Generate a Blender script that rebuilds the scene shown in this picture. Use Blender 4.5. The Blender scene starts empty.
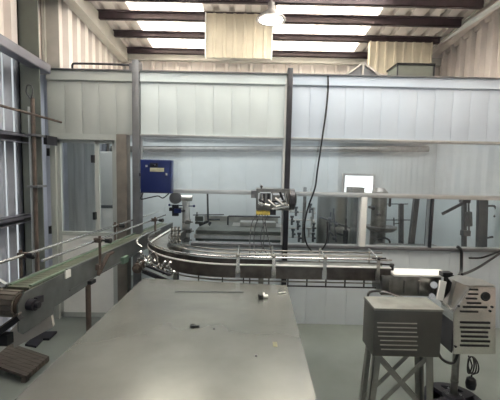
import bpy, bmesh, math, random
from mathutils import Vector, Matrix
random.seed(7)
PI = math.pi
SC = bpy.context.scene
COL = SC.collection

# ------------------------------------------------------------------ camera
F = 350.0
CAMZ = 1.65
YAW, PITCH, ROLL = math.radians(0.0), math.radians(4.74), math.radians(1.25)
cam = bpy.data.cameras.new('camera')
cam.sensor_width = 36.0
cam.lens = F * 36.0 / 500.0
cam.clip_start = 0.02
cam_o = bpy.data.objects.new('camera', cam)
COL.objects.link(cam_o)
RC = (Matrix.Rotation(YAW, 4, 'Z') @ Matrix.Rotation(PI/2 - PITCH, 4, 'X') @ Matrix.Rotation(ROLL, 4, 'Z'))
cam_o.matrix_world = Matrix.Translation((0, 0, CAMZ)) @ RC
SC.camera = cam_o

# ------------------------------------------------------------------ world, sun, large lights, exposure
w = bpy.data.worlds.new('world'); SC.world = w
w.use_nodes = True
w.node_tree.nodes['Background'].inputs[0].default_value = (0.90, 0.97, 1.0, 1)
w.node_tree.nodes['Background'].inputs[1].default_value = 0.70
sun = bpy.data.lights.new('sun', 'SUN'); sun.energy = 38.0; sun.angle = 0.02; sun.color = (1, .98, .95)
sun_o = bpy.data.objects.new('sun', sun); COL.objects.link(sun_o)
sun_o.rotation_euler = (math.radians(-12), math.radians(8), 0)
def area(name, loc, size, energy, color, rot=(0, 0, 0)):
    l = bpy.data.lights.new(name, 'AREA'); l.shape = 'RECTANGLE'; l.size, l.size_y = size
    l.energy = energy; l.color = color
    o = bpy.data.objects.new(name, l); COL.objects.link(o); o.location = loc; o.rotation_euler = rot
    return o
# daylight arriving through the two roof lights
area('skylight_light', (-1.05, 3.0, 3.57), (0.85, 2.0), 22, (.97, 1, .98))
area('skylight_light', (0.86, 3.0, 3.57), (1.15, 2.0), 29, (.97, 1, .98))
# fluorescent ceiling panels inside the glazed room
area('room_light', (-0.9, 4.5, 2.55), (1.8, 0.5), 24, (1, 1, .98))
area('room_light', (1.4, 4.5, 2.55), (1.8, 0.5), 20, (1, .99, .98))
SC.view_settings.view_transform = 'Standard'
SC.view_settings.look = 'None'
SC.view_settings.gamma = 1.0
SC.view_settings.use_curve_mapping = False
SC.view_settings.exposure = 0.0

# ------------------------------------------------------------------ pixel -> place
def ray(px, py):
    return RC.to_3x3() @ Vector(((px - 250) / F, (200 - py) / F, -1.0))
def at(px, py, Y):
    d = ray(px, py); t = Y / d.y
    return Vector((d.x * t, Y, CAMZ + d.z * t))
def atz(px, py, z):
    d = ray(px, py); t = (z - CAMZ) / d.z
    return Vector((d.x * t, d.y * t, z))
def atx(px, py, X):
    d = ray(px, py); t = X / d.x
    return Vector((X, d.y * t, CAMZ + d.z * t))
def X_(px, py, Y): return at(px, py, Y).x
def Z_(px, py, Y): return at(px, py, Y).z

# ------------------------------------------------------------------ materials
MATS = {}
def mat(name, col, rough=.5, metal=0.0, var=.08, scale=6.0, bump=0.0, stretch=(1, 1, 1), spec=.5, coat=0):
    if name in MATS: return MATS[name]
    m = bpy.data.materials.new(name); m.use_nodes = True
    nt = m.node_tree; b = nt.nodes['Principled BSDF']
    tc = nt.nodes.new('ShaderNodeTexCoord'); mp = nt.nodes.new('ShaderNodeMapping')
    mp.inputs['Scale'].default_value = stretch
    nz = nt.nodes.new('ShaderNodeTexNoise'); nz.inputs['Scale'].default_value = scale; nz.inputs['Detail'].default_value = 5
    rp = nt.nodes.new('ShaderNodeValToRGB')
    lo = [max(0, c * (1 - var * 1.6)) for c in col]; hi = [min(1, c * (1 + var * 1.2)) for c in col]
    rp.color_ramp.elements[0].position = .3; rp.color_ramp.elements[1].position = .7
    rp.color_ramp.elements[0].color = (*lo, 1); rp.color_ramp.elements[1].color = (*hi, 1)
    nt.links.new(tc.outputs['Object'], mp.inputs[0]); nt.links.new(mp.outputs[0], nz.inputs['Vector'])
    nt.links.new(nz.outputs[0], rp.inputs[0]); nt.links.new(rp.outputs[0], b.inputs['Base Color'])
    b.inputs['Roughness'].default_value = rough; b.inputs['Metallic'].default_value = metal
    b.inputs['Specular IOR Level'].default_value = spec
    if bump:
        bp = nt.nodes.new('ShaderNodeBump'); bp.inputs['Strength'].default_value = bump; bp.inputs['Distance'].default_value = .01
        nt.links.new(nz.outputs[0], bp.inputs['Height']); nt.links.new(bp.outputs[0], b.inputs['Normal'])
    MATS[name] = m
    return m
def emis(name, col, s):
    if name in MATS: return MATS[name]
    m = bpy.data.materials.new(name); m.use_nodes = True; nt = m.node_tree
    b = nt.nodes['Principled BSDF']
    b.inputs['Base Color'].default_value = (*col, 1); b.inputs['Emission Color'].default_value = (*col, 1); b.inputs['Emission Strength'].default_value = s
    MATS[name] = m; return m
def glass(name, tint, haze, hazecol, gloss=.10):
    m = bpy.data.materials.new(name); m.use_nodes = True; nt = m.node_tree; N = nt.nodes
    for n in list(N): N.remove(n)
    out = N.new('ShaderNodeOutputMaterial'); tr = N.new('ShaderNodeBsdfTransparent'); tr.inputs[0].default_value = (*tint, 1)
    gl = N.new('ShaderNodeBsdfGlossy'); gl.inputs['Roughness'].default_value = .04; gl.inputs[0].default_value = (.95, .97, 1, 1)
    df = N.new('ShaderNodeBsdfDiffuse'); df.inputs[0].default_value = (*hazecol, 1)
    nz = N.new('ShaderNodeTexNoise'); nz.inputs['Scale'].default_value = 2.5; nz.inputs['Detail'].default_value = 4
    tc = N.new('ShaderNodeTexCoord'); nt.links.new(tc.outputs['Object'], nz.inputs['Vector'])
    ml = N.new('ShaderNodeMath'); ml.operation = 'MULTIPLY'; ml.inputs[1].default_value = haze * 2; nt.links.new(nz.outputs[0], ml.inputs[0])
    m1 = N.new('ShaderNodeMixShader'); nt.links.new(ml.outputs[0], m1.inputs[0]); nt.links.new(tr.outputs[0], m1.inputs[1]); nt.links.new(df.outputs[0], m1.inputs[2])
    m2 = N.new('ShaderNodeMixShader'); m2.inputs[0].default_value = gloss
    nt.links.new(m1.outputs[0], m2.inputs[1]); nt.links.new(gl.outputs[0], m2.inputs[2]); nt.links.new(m2.outputs[0], out.inputs[0])
    MATS[name] = m; return m
def translucent(name, col, f=.6):
    m = bpy.data.materials.new(name); m.use_nodes = True; nt = m.node_tree; N = nt.nodes
    for n in list(N): N.remove(n)
    out = N.new('ShaderNodeOutputMaterial'); t = N.new('ShaderNodeBsdfTranslucent'); t.inputs[0].default_value = (*col, 1)
    d = N.new('ShaderNodeBsdfDiffuse'); d.inputs[0].default_value = (*col, 1)
    nz = N.new('ShaderNodeTexNoise'); nz.inputs['Scale'].default_value = 4
    rp = N.new('ShaderNodeMapRange'); rp.inputs[3].default_value = f - .08; rp.inputs[4].default_value = f + .08
    nt.links.new(nz.outputs[0], rp.inputs[0])
    mx = N.new('ShaderNodeMixShader'); nt.links.new(rp.outputs[0], mx.inputs[0]); nt.links.new(d.outputs[0], mx.inputs[1]); nt.links.new(t.outputs[0], mx.inputs[2])
    nt.links.new(mx.outputs[0], out.inputs[0]); MATS[name] = m; return m

M_floor = mat('floor_epoxy', (.185, .205, .19), .32, 0, .10, 2.2, .02)
M_sheet_warm = mat('cladding_cream', (.72, .64, .60), .5, .0, .06, 3)
M_sheet_cool = mat('cladding_blue_grey', (.42, .44, .51), .45, .2, .10, 3)
M_roof = mat('roof_sheet', (.66, .58, .54), .5, 0, .12, 3)
M_purlin = mat('purlin_primer', (.075, .05, .055), .6, 0, .15, 8)
M_rafter = mat('rafter_grey', (.46, .43, .39), .5, .1, .08, 5)
M_column = mat('column_green_grey', (.12, .13, .11), .55, 0, .08, 5)
M_girt = mat('girt_steel', (.22, .22, .26), .35, .5, .1, 5)
M_sky = translucent('skylight_sheet', (.95, .92, .86), .7)
M_cream = mat('hanging_cream_sheet', (.60, .52, .40), .5, 0, .08, 4)
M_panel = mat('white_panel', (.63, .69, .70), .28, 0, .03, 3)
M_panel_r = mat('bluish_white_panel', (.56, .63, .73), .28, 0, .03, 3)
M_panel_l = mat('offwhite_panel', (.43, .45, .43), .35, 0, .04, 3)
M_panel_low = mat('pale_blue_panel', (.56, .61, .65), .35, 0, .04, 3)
M_alu = mat('aluminium', (.55, .56, .56), .35, .8, .06, 8)
M_alu_d = mat('aluminium_dull', (.19, .19, .20), .45, .6, .08, 8)
M_dark = mat('dark_post', (.035, .033, .04), .35, .3, .2, 9)
M_black = mat('black_plastic', (.012, .012, .014), .4, 0, .2, 9)
M_rubber = mat('black_rubber', (.014, .013, .02), .55, 0, .2, 9)
M_ss = mat('stainless', (.55, .54, .51), .30, 1.0, .10, 12, .01, (1, 1, 1))
M_ss_d = mat('stainless_worn', (.24, .235, .22), .38, .9, .2, 14, .02)
M_ss_b = mat('stainless_bright', (.72, .71, .69), .22, 1.0, .06, 12)
M_table = mat('table_steel', (.30, .305, .285), .25, .66, .09, 5.0, .012)
M_belt = mat('green_belt', (.115, .125, .09), .5, 0, .18, 14)
M_chain = mat('chain_slat', (.36, .36, .34), .3, .7, .1, 20)
M_side = mat('conveyor_side', (.18, .19, .19), .35, .6, .12, 8)
M_brown = mat('rusty_brown', (.115, .085, .07), .6, .2, .25, 12)
M_drum = mat('drum_slat_brown', (.105, .09, .075), .55, .1, .25, 16)
M_wood = mat('weathered_slat', (.075, .062, .052), .75, 0, .25, 10, .1, (1, 6, 1))
M_blue = mat('blue_enamel', (.008, .018, .105), .3, 0, .12, 5)
M_white = mat('white_paint', (.78, .78, .76), .4, 0, .03, 6)
M_label = mat('pale_label', (.50, .48, .33), .5, 0, .1, 30)
M_yellow = mat('yellow_plastic', (.62, .48, .10), .45, 0, .1, 20)
M_curtain = mat('grey_strip', (.50, .51, .50), .3, 0, .15, 3, 0, (6, 6, .4))
M_guard = mat('guard_grey', (.12, .118, .108), .42, .55, .08, 6)
M_leg = mat('galvanised_leg', (.30, .30, .275), .45, .6, .12, 10)
M_glass_u = glass('glass_upper', (.95, .96, .96), .09, (.60, .61, .61), .12)
M_glass_l = glass('glass_lower', (.95, .97, .97), .012, (.75, .80, .80), .035)
M_machine = mat('machine_green_grey', (.11, .122, .11), .4, .4, .15, 7)
M_in = mat('machine_dark_steel', (.085, .092, .10), .4, .5, .2, 9)
M_tank = mat('tank_steel', (.22, .225, .21), .28, .9, .1, 4)
M_bulb = emis('lamp_bulb', (1, .97, .9), 9)
M_glow_pane = emis('glowing_pane', (.95, .98, 1), 1.7)
M_enamel = mat('lamp_enamel', (.20, .18, .17), .4, .2, .1, 9)

# ------------------------------------------------------------------ mesh helpers
class MB:
    def __init__(s, M=None): s.bm = bmesh.new(); s.M = M or Matrix.Identity(4)
    def v(s, p): return s.bm.verts.new(s.M @ Vector(p))
    def f(s, vs):
        try: return s.bm.faces.new(vs)
        except ValueError: return None
    def box(s, x0, x1, y0, y1, z0, z1, bev=0):
        vs = [s.v((x, y, z)) for z in (z0, z1) for y in (y0, y1) for x in (x0, x1)]
        fs = [s.f([vs[i] for i in q]) for q in ((0, 2, 3, 1), (4, 5, 7, 6), (0, 1, 5, 4), (2, 6, 7, 3), (0, 4, 6, 2), (1, 3, 7, 5))]
        if bev:
            es = list({e for f in fs for e in f.edges})
            bmesh.ops.bevel(s.bm, geom=es, offset=bev, segments=2, affect='EDGES', profile=.6)
        return s
    def cyl(s, p, q, r, seg=14, r2=None):
        p, q = Vector(p), Vector(q); d = (q - p).normalized(); r2 = r if r2 is None else r2
        a = d.orthogonal().normalized(); b = d.cross(a)
        A = [s.v(p + (a * math.cos(t) + b * math.sin(t)) * r) for t in [2 * PI * i / seg for i in range(seg)]]
        B = [s.v(q + (a * math.cos(t) + b * math.sin(t)) * r2) for t in [2 * PI * i / seg for i in range(seg)]]
        for i in range(seg): s.f([A[i], A[(i + 1) % seg], B[(i + 1) % seg], B[i]])
        s.f(A[::-1]); s.f(B); return s
    def bar(s, p, q, wx, wy, up=(0, 0, 1)):
        p, q = Vector(p), Vector(q); d = (q - p).normalized(); up = Vector(up)
        if abs(d.dot(up)) > .98: up = Vector((0, 1, 0))
        a = d.cross(up).normalized() * wx / 2; b = a.cross(d).normalized() * wy / 2
        A = [s.v(p + u) for u in (a + b, -a + b, -a - b, a - b)]; B = [s.v(q + u) for u in (a + b, -a + b, -a - b, a - b)]
        for i in range(4): s.f([A[i], A[(i + 1) % 4], B[(i + 1) % 4], B[i]])
        s.f(A[::-1]); s.f(B); return s
    def tube(s, pts, r, seg=8, smooth=4, closed=False):
        P = [Vector(p) for p in pts]
        if smooth > 1 and len(P) > 2:
            Q = []; n = len(P)
            for i in range(n if closed else n - 1):
                if closed: p0, p1, p2, p3 = P[i - 1], P[i], P[(i + 1) % n], P[(i + 2) % n]
                else: p0, p1, p2, p3 = P[max(i - 1, 0)], P[i], P[i + 1], P[min(i + 2, n - 1)]
                for k in range(smooth):
                    t = k / smooth
                    Q.append(.5 * ((2 * p1) + (p2 - p0) * t + (2 * p0 - 5 * p1 + 4 * p2 - p3) * t * t + (3 * p1 - p0 - 3 * p2 + p3) * t ** 3))
            if not closed: Q.append(P[-1])
            P = Q
        n = len(P); rings = []; a = None
        for i in range(n):
            d = (P[(i + 1) % n] - P[i - 1]) if closed else (P[min(i + 1, n - 1)] - P[max(i - 1, 0)])
            if d.length < 1e-9: d = Vector((0, 0, 1))
            d.normalize()
            if a is None: a = d.orthogonal().normalized()
            a = a - d * a.dot(d)
            a = a.normalized() if a.length > 1e-5 else d.orthogonal().normalized()
            b = d.cross(a)
            rings.append([s.v(P[i] + (a * math.cos(t) + b * math.sin(t)) * r) for t in [2 * PI * k / seg for k in range(seg)]])
        for i in range(n if closed else n - 1):
            A, B = rings[i], rings[(i + 1) % n]
            for k in range(seg): s.f([A[k], A[(k + 1) % seg], B[(k + 1) % seg], B[k]])
        if not closed: s.f(rings[0][::-1]); s.f(rings[-1])
        return s
    def prism(s, pts, ext):
        A = [s.v(p) for p in pts]; B = [s.v(Vector(p) + Vector(ext)) for p in pts]; n = len(A)
        s.f(A[::-1]); s.f(B)
        for i in range(n): s.f([A[i], A[(i + 1) % n], B[(i + 1) % n], B[i]])
        return s
    def lathe(s, prof, c, seg=24, axis='Z'):
        c = Vector(c); rings = []
        for r, h in prof:
            R = []
            for k in range(seg):
                t = 2 * PI * k / seg; u, v_ = r * math.cos(t), r * math.sin(t)
                R.append(s.v(c + (Vector((u, v_, h)) if axis == 'Z' else Vector((u, h, v_)) if axis == 'Y' else Vector((h, u, v_)))))
            rings.append(R)
        for A, B in zip(rings, rings[1:]):
            for k in range(seg): s.f([A[k], A[(k + 1) % seg], B[(k + 1) % seg], B[k]])
        s.f(rings[0][::-1]); s.f(rings[-1]); return s
    def ball(s, c, r, sc=(1, 1, 1)):
        bmesh.ops.create_uvsphere(s.bm, u_segments=12, v_segments=8, radius=r, matrix=s.M @ Matrix.Translation(c) @ Matrix.Diagonal((*sc, 1))); return s
    def sweep(s, path, prof):
        """path: list of (pos xy, normal xy); prof: closed list of (offset, z)"""
        rings = [[s.v((p[0] + n[0] * o, p[1] + n[1] * o, z)) for o, z in prof] for p, n in path]
        m = len(prof)
        for A, B in zip(rings, rings[1:]):
            for k in range(m): s.f([A[k], A[(k + 1) % m], B[(k + 1) % m], B[k]])
        s.f(rings[0][::-1]); s.f(rings[-1]); return s
    def corr(s, o, along, up, nrm, L, H, period=.19, depth=.028, th=.004, rib=.30, start=0.0):
        """trapezoid ribbed sheet of real thickness"""
        o, along, up, nrm = Vector(o), Vector(along), Vector(up), Vector(nrm)
        pr = [(0, 0)]; t = -start
        while t < L:
            for a, d in ((0, 0), (period * (1 - rib) * .86, 0), (period * (1 - rib), depth), (period * .93, depth), (period, 0)):
                u = t + a
                if 0 < u < L and u > pr[-1][0] + 1e-5: pr.append((u, d))
            t += period
        pr.append((L, pr[-1][1]))
        loop = [o + along * u + nrm * d for u, d in pr] + [o + along * u + nrm * (d - th) for u, d in reversed(pr)]
        A = [s.v(p) for p in loop]; B = [s.v(p + up * H) for p in loop]; n = len(A); h = n // 2
        for i in range(n): s.f([A[i], A[(i + 1) % n], B[(i + 1) % n], B[i]])
        for i in range(h - 1):
            s.f([A[i], A[n - 1 - i], A[n - 2 - i], A[i + 1]]); s.f([B[i], B[i + 1], B[n - 2 - i], B[n - 1 - i]])
        return s

ORI = {}
def worig(o):
    return ORI.get(o.name, Vector((0, 0, 0)))
def obj(name, mb, m, parent=None, label=None, origin=None):
    me = bpy.data.meshes.new(name)
    bmesh.ops.recalc_face_normals(mb.bm, faces=mb.bm.faces[:])
    if parent is not None: og = worig(parent)
    elif origin is not None: og = Vector(origin)
    else:
        xs = [v.co for v in mb.bm.verts]
        og = Vector(((min(p.x for p in xs) + max(p.x for p in xs)) / 2, (min(p.y for p in xs) + max(p.y for p in xs)) / 2, min(p.z for p in xs)))
    bmesh.ops.translate(mb.bm, verts=mb.bm.verts[:], vec=-og)
    mb.bm.to_mesh(me); mb.bm.free()
    me.polygons.foreach_set('use_smooth', [True] * len(me.polygons))
    me.set_sharp_from_angle(angle=math.radians(32))
    me.materials.append(m)
    o = bpy.data.objects.new(name, me); COL.objects.link(o)
    if parent is not None: o.parent = parent; ORI[o.name] = og
    else: o.location = og; ORI[o.name] = og
    if label: o['label'] = label
    return o
def objs(name, mb, m, parent, label=None):
    """each loose piece becomes a part of its own"""
    bm = mb.bm; bm.verts.index_update(); seen = set(); out = []
    for v0 in bm.verts:
        if v0 in seen: continue
        st = [v0]; seen.add(v0); isl = []
        while st:
            v = st.pop(); isl.append(v)
            for e in v.link_edges:
                u = e.other_vert(v)
                if u not in seen: seen.add(u); st.append(u)
        nb = MB(); mp_ = {v: nb.bm.verts.new(v.co) for v in isl}
        for f in {f for v in isl for f in v.link_faces}: nb.bm.faces.new([mp_[v] for v in f.verts])
        out.append(obj(name, nb, m, parent, label))
    bm.free(); return out
def tag(o, label, cat, group=None, kind=None):
    o['label'] = label; o['category'] = cat
    if group: o['group'] = group
    if kind: o['kind'] = kind
    return o
def thing(name, loc, label, cat, group=None):
    o = bpy.data.objects.new(name, None); o.empty_display_size = .05; COL.objects.link(o)
    o.location = loc; ORI[o.name] = Vector(loc)
    return tag(o, label, cat, group)
def struct(name, mb, m, label, cat):
    o = obj(name, mb, m, origin=(0, 0, 0)); return tag(o, label, cat, None, 'structure')
def B(*a, **k): return MB().box(*a, **k)

# ================================================================== THE SHED
E = 3.70                       # face of the glazed partition
XL, XR, YB, YF = -2.27, 2.88, 5.55, -4.0
def roofz(y): return 3.975 - .10 * y      # underside of the roof sheet

struct('floor', B(XL - .1, XR + .1, YF, YB + .1, -.12, 0), M_floor, 'grey green sealed concrete floor of the shed', 'floor')

# --- left wall: lower blue grey course with daylight gaps, upper cream course
mb = MB()
segs = [(YF, 3.20), (3.265, 3.375), (3.405, YB)]
for a, b in segs: mb.corr((XL, a, 0), (0, 1, 0), (0, 0, 1), (1, 0, 0), b - a, 2.74, .19, .03)
wl = struct('wall_left', mb, M_sheet_cool, 'ribbed metal left wall with thin daylight gaps and steel girts', 'wall')
mb = MB(); mb.corr((XL - .006, YF, 2.70), (0, 1, 0), (0, 0, 1), (1, 0, 0), 3.79 - YF, 1.2, .19, .06, rib=.5)
mb.corr((-2.05, 3.80, 2.62), (0, 1, 0), (0, 0, 1), (1, 0, 0), YB - 3.80, 1.0, .19, .06, rib=.5)
objs('upper_cladding', mb, M_sheet_warm, wl, 'cream ribbed upper sheets')
obj('corner_flashing', MB().box(XL, -2.035, 3.785, 3.797, 2.62, 3.6).box(-2.20, -2.17, 3.76, 3.785, 2.70, 3.6), M_rafter, wl, 'pale corner flashing')
mb = MB()
cy0, cy1, cx0, cx1 = 3.43, 3.55, -2.235, X_(40, 100, 3.43)
mb.box(cx0, cx1, cy0, cy0 + .012, 0, 3.60).box(cx0, cx1 - .09, cy1 - .012, cy1, 0, 3.60).box(cx0, cx0 + .012, cy0, cy1, 0, 3.60)
obj('column', mb, M_column, wl, 'grey green steel column')
def girt(z, y1, h=.10, x0=XL + .035, x1=-2.14, m=M_girt, lab=None):
    mb = MB(); y0 = YF
    mb.box(x0, x0 + .008, y0, y1, z, z + h).box(x0, x1, y0, y1, z + h - .008, z + h).box(x0, x1, y0, y1, z, z + .008).box(x1 - .008, x1, y0, y1, z + h - .03, z + h)
    return obj('girt', mb, m, wl, lab)
girt(1.87, 3.425, .085); girt(1.11, 3.425, .075)
p, q = atx(50, 69.5, -2.03), atx(0, 39, -2.03); q = p + (q - p) * 3.0
mb = MB(); mb.bar(p, q, .012, .08).bar(p + Vector((-.05, 0, .04)), q + Vector((-.05, 0, .04)), .10, .01).bar(p + Vector((-.05, 0, -.04)), q + Vector((-.05, 0, -.04)), .10, .01)
obj('girt', mb, M_girt, wl, 'pale channel girt passing in front of the column')
mb = MB(); mb.box(cx1 + .005, -2.0, 3.46, E - .055, 1.865, 1.955); obj('girt', mb, M_dark, wl)

# --- right and back walls
mb = MB(); mb.corr((XR, YB, 0), (0, -1, 0), (0, 0, 1), (-1, 0, 0), YB - YF, 3.85, .215, .06, rib=.3)
wr = struct('wall_right', mb, M_sheet_warm, 'cream ribbed metal right wall', 'wall')
p, q = atx(415, 58, 2.56), atx(499, 4, 2.56); p, q = p + (p - q) * .02, q + (q - p) * 2.5
mb = MB(); mb.bar(p, q, .05, .035)
obj('flashing', mb, M_white, wr, 'pale flashing strip along the wall top')
mb = MB(); mb.corr((XL, YB, 0), (1, 0, 0), (0, 0, 1), (0, -1, 0), XR - XL, roofz(YB) + .0, .19, .03)
wb = struct('wall_back', mb, M_sheet_warm, 'cream ribbed metal back wall showing above the glazed room', 'wall')
mb = MB(); mb.box(XL + .05, XR - .05, YB - .13, YB - .04, 3.29, 3.40)
obj('eaves_beam', mb, M_rafter, wb, 'grey eaves beam')

# --- roof
SK = [(-1.50, -.58), (.24, 1.50)]
def roofsheet(x0, x1, y0=YF, y1=YB + .15):
    mb = MB(); a = Vector((x0, y0, roofz(y0))); up = Vector((x0, y1, roofz(y1))) - a
    mb.corr(a, (1, 0, 0), up.normalized(), (0, 0, 1), x1 - x0, up.length, .19, .05, rib=.35); return mb
ce = struct('ceiling', roofsheet(XL - .05, SK[0][0] + .02), M_roof, 'ribbed metal roof on dark purlins with translucent roof lights', 'ceiling')
obj('roof_sheet', roofsheet(SK[0][1] - .02, SK[1][0] + .02), M_roof, ce)
obj('roof_sheet', roofsheet(SK[1][1] - .02, 1.92), M_roof, ce)
obj('roof_sheet', roofsheet(1.90, XR + .05, 3.4), M_roof, ce)
obj('roof_sheet', roofsheet(2.68, XR + .05, YF, 3.42), M_roof, ce)
obj('roof_sheet', roofsheet(1.90, 2.70, YF, 1.02), M_roof, ce)
obj('skylight', roofsheet(1.90, 2.70, 1.0, 3.42), M_sky, ce, 'added unseen translucent white roof sheet')  # unseen extra roof light, added to brighten the right wall
for a, b in SK:
    obj('skylight', roofsheet(a, b, 1.0), M_sky, ce, 'added unseen translucent white roof sheet')
    obj('roof_sheet', roofsheet(a, b, YF, 1.02), M_roof, ce)
for y in [-3.7, -2.8, -1.9, -.9, 0.0, .8, 1.6, 2.4, 3.15, 3.98, 4.38, 4.86, 5.36]:
    z1 = roofz(y) - .006; h = .09 if y < 4.6 else .07; mb = MB()
    mb.box(XL + .10, 2.50, y, y + .008, z1 - h, z1).box(XL + .10, 2.50, y, y + .05, z1 - h, z1 - h + .008).box(XL + .10, 2.50, y - .04, y, z1 - .008, z1)
    obj('purlin', mb, M_purlin, ce, 'dark brown roof purlin')
def rafter(x0, x1, h):
    mb = MB()
    pts = [(x0, YF, roofz(YF) - .04), (x0, YB - .14, roofz(YB - .14) - .04), (x0, YB - .14, roofz(YB - .14) - .04 - h), (x0, YF, roofz(YF) - .04 - h)]
    mb.prism(pts, (x1 - x0, 0, 0)); return mb
p = at(128, 62, 5.38); q = atx(74, 0, p.x); q = q + (q - p) * 3
mb = MB(); mb.bar(p + Vector((-.02, 0, .10)), q + Vector((-.02, 0, .10)), .03, .20).bar(p + Vector((-.06, 0, .008)), q + Vector((-.06, 0, .008)), .12, .016)
obj('rafter', mb, M_rafter, ce, 'grey steel rafter along the left wall')
obj('rafter', rafter(2.505, 2.535, .02), M_rafter, ce, 'grey steel rafter along the right wall')

# ================================================================== GLAZED PARTITION
def PX(px, py=170): return X_(px, py, E)
TOP, CAP, PB, GT, R1, R0, S1, S0 = 2.655, 2.555, 2.01, 1.985, 1.435, 1.402, .875, .84
xa, xb, xc, xd = PX(49), PX(137), PX(287), XR - .06
T = .07
def boards(x0, x1, z0, z1, wdt, y0=E, y1=E + T, gap=.0015):
    mb = MB(); n = max(1, round((x1 - x0) / wdt)); w_ = (x1 - x0) / n
    for i in range(n): mb.box(x0 + i * w_ + gap / 2, x0 + (i + 1) * w_ - gap / 2, y0, y1, z0, z1, .0012)
    mb.box(x0, x1, y0 + .012, y1 - .01, z0, z1)
    return mb
wp = struct('wall_middle', boards(xb + .04, xc - .03, PB, CAP, .185), M_panel, 'white panel partition with glazing across the shed', 'wall')
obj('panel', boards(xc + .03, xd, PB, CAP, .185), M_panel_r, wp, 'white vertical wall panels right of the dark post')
dx0, dx1, dzt = PX(53), PX(124), 2.0
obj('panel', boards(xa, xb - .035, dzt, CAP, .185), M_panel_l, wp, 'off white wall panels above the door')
obj('panel', boards(xc + .03, xd, 0, S0, .22), M_panel_low, wp, 'pale blue lower panels right of the dark post')
obj('panel', boards(-.62, xc - .03, 0, S0, .22), M_panel_low, wp, 'pale lower panels behind the curved conveyor')
obj('panel', boards(xb + .04, -.62, 0, .62, .22), M_panel_low, wp, 'pale lower panels under the conveyor opening')
for a, b in ((xa, xb - .035), (xb + .04, xc - .03), (xc + .03, xd)):
    mb = MB(); mb.box(a, b, E - .012, E + T, CAP + .006, TOP - .012)
    obj('top_flange', B(a, b, E - .03, E + T + .02, TOP - .012, TOP), M_alu_d, wp)
    mb.box(a, b, E - .02, E, CAP - .012, CAP + .006)
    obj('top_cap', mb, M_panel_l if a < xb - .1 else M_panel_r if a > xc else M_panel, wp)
def rail(x0, x1, z0, z1, m=M_alu, d=.03):
    mb = MB(); mb.box(x0, x1, E - d, E + T, z0, z1, .004); return obj('rail', mb, m, wp)
rail(xb + .04, xc - .03, GT, PB - .002); rail(xc + .03, xd, GT, PB - .002)
rail(xb + .04, xc - .03, R0, R1); rail(xc + .03, xd, R0, R1)
rail(-.62, xc - .03, S0 + .002, S1, M_alu_d); rail(xc + .03, xd, S0 + .002, S1, M_alu_d)
def post(x0, x1, z0, z1, m, lab, y0=E - .05, y1=E + T + .01):
    return obj('post', B(x0, x1, y0, y1, z0, z1, bev=.004), m, wp, lab)
post(xb - .033, xb + .037, 0, 2.75, M_alu_d, 'dull grey post beside the blue box')
post(xc - .026, xc + .026, 0, 2.70, M_dark, 'dark post between the two glazed bays', E - .06)
obj('post_strip', B(xc - .046, xc - .028, E - .03, E - .005, S1, 2.6), M_white, wp, 'white strip beside the dark post')
post(PX(362), PX(368), S1, R0, M_white, 'white window mullion', E - .035)
post(PX(432.5), PX(435), S1, R0, M_dark, 'thin dark window mullion', E - .03)
post(PX(118), PX(128), 0, dzt, mat('post_brown_grey', (.17, .15, .13), .5, .1, .15, 8), 'brown post right of the door', E - .045)
def window(n, x0, x1, z0, z1, m, lab):
    mb = MB(); f = .007
    mb.box(x0, x0 + f, E + .0, E + .05, z0, z1).box(x1 - f, x1, E, E + .05, z0, z1).box(x0, x1, E, E + .05, z1 - f, z1).box(x0, x1, E, E + .05, z0, z0 + f)
    o = struct('window_%d' % n, mb, M_alu, lab, 'window')
    obj('pane', B(x0 + f, x1 - f, E + .02, E + .026, z0 + f, z1 - f), m, o, 'clear glass')
window(1, xb + .04, xc - .048, R1, GT, M_glass_u, 'upper glazed strip left of the dark post')
window(2, xc + .028, xd, R1, GT, M_glass_u, 'upper glazed strip right of the dark post')
window(3, xc + .028, PX(362), S1, R0, M_glass_l, 'lower window beside the dark post, filling valves behind it')
window(4, PX(368), PX(432.5), S1, R0, M_glass_l, 'lower window between the white and thin dark mullions')
window(5, PX(435), xd, S1, R0, M_glass_l, 'lower window at the right wall')

# --- door in the left bay
def dp(px): return PX(px, 200)
mb = MB(); zt = dzt - .002
mb.box(dp(52), dp(57.5), E - .02, E + T, 0, zt).box(dp(115.5), dp(118), E - .02, E + T, 0, zt).box(dp(52), dp(118), E - .021, E + T, zt - .06, zt)
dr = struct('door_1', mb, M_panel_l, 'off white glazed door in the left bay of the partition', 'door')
mb = MB(); x0, x1 = dp(58), dp(115); zt = dzt - .066; zm = .94
lw = .03
mb.box(x0, x0 + lw, E + .01, E + .045, .02, zt).box(x1 - lw, x1, E + .01, E + .045, .02, zt).box(x0, x1, E + .01, E + .045, zt - lw, zt).box(x0, x1, E + .01, E + .045, .02, .07).box(x0, x1, E + .008, E + .045, zm - .02, zm + .02)
mb.box(dp(95), dp(99), E + .01, E + .045, zm, zt)
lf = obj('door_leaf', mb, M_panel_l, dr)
obj('door_glass', B(x0 + lw, x1 - lw, E + .025, E + .03, zm, zt - lw), M_glass_l, dr)
mb = B(x0 + lw, x1 - lw, E + .018, E + .036, .07, zm - .02); mb.box(x0 + lw, x1 - lw, E + .012, E + .02, .87, .885)
obj('kick_panel', mb, M_white, dr, 'white lower door panel')
for px, z in ((50.8, 1.80), (50.8, .98), (94, 1.74), (95, 1.14)):
    obj('hinge', B(dp(px) - .012, dp(px) + .012, E - .034, E + .012, z - .04, z + .04), M_black, dr, 'black hinge')

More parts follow.
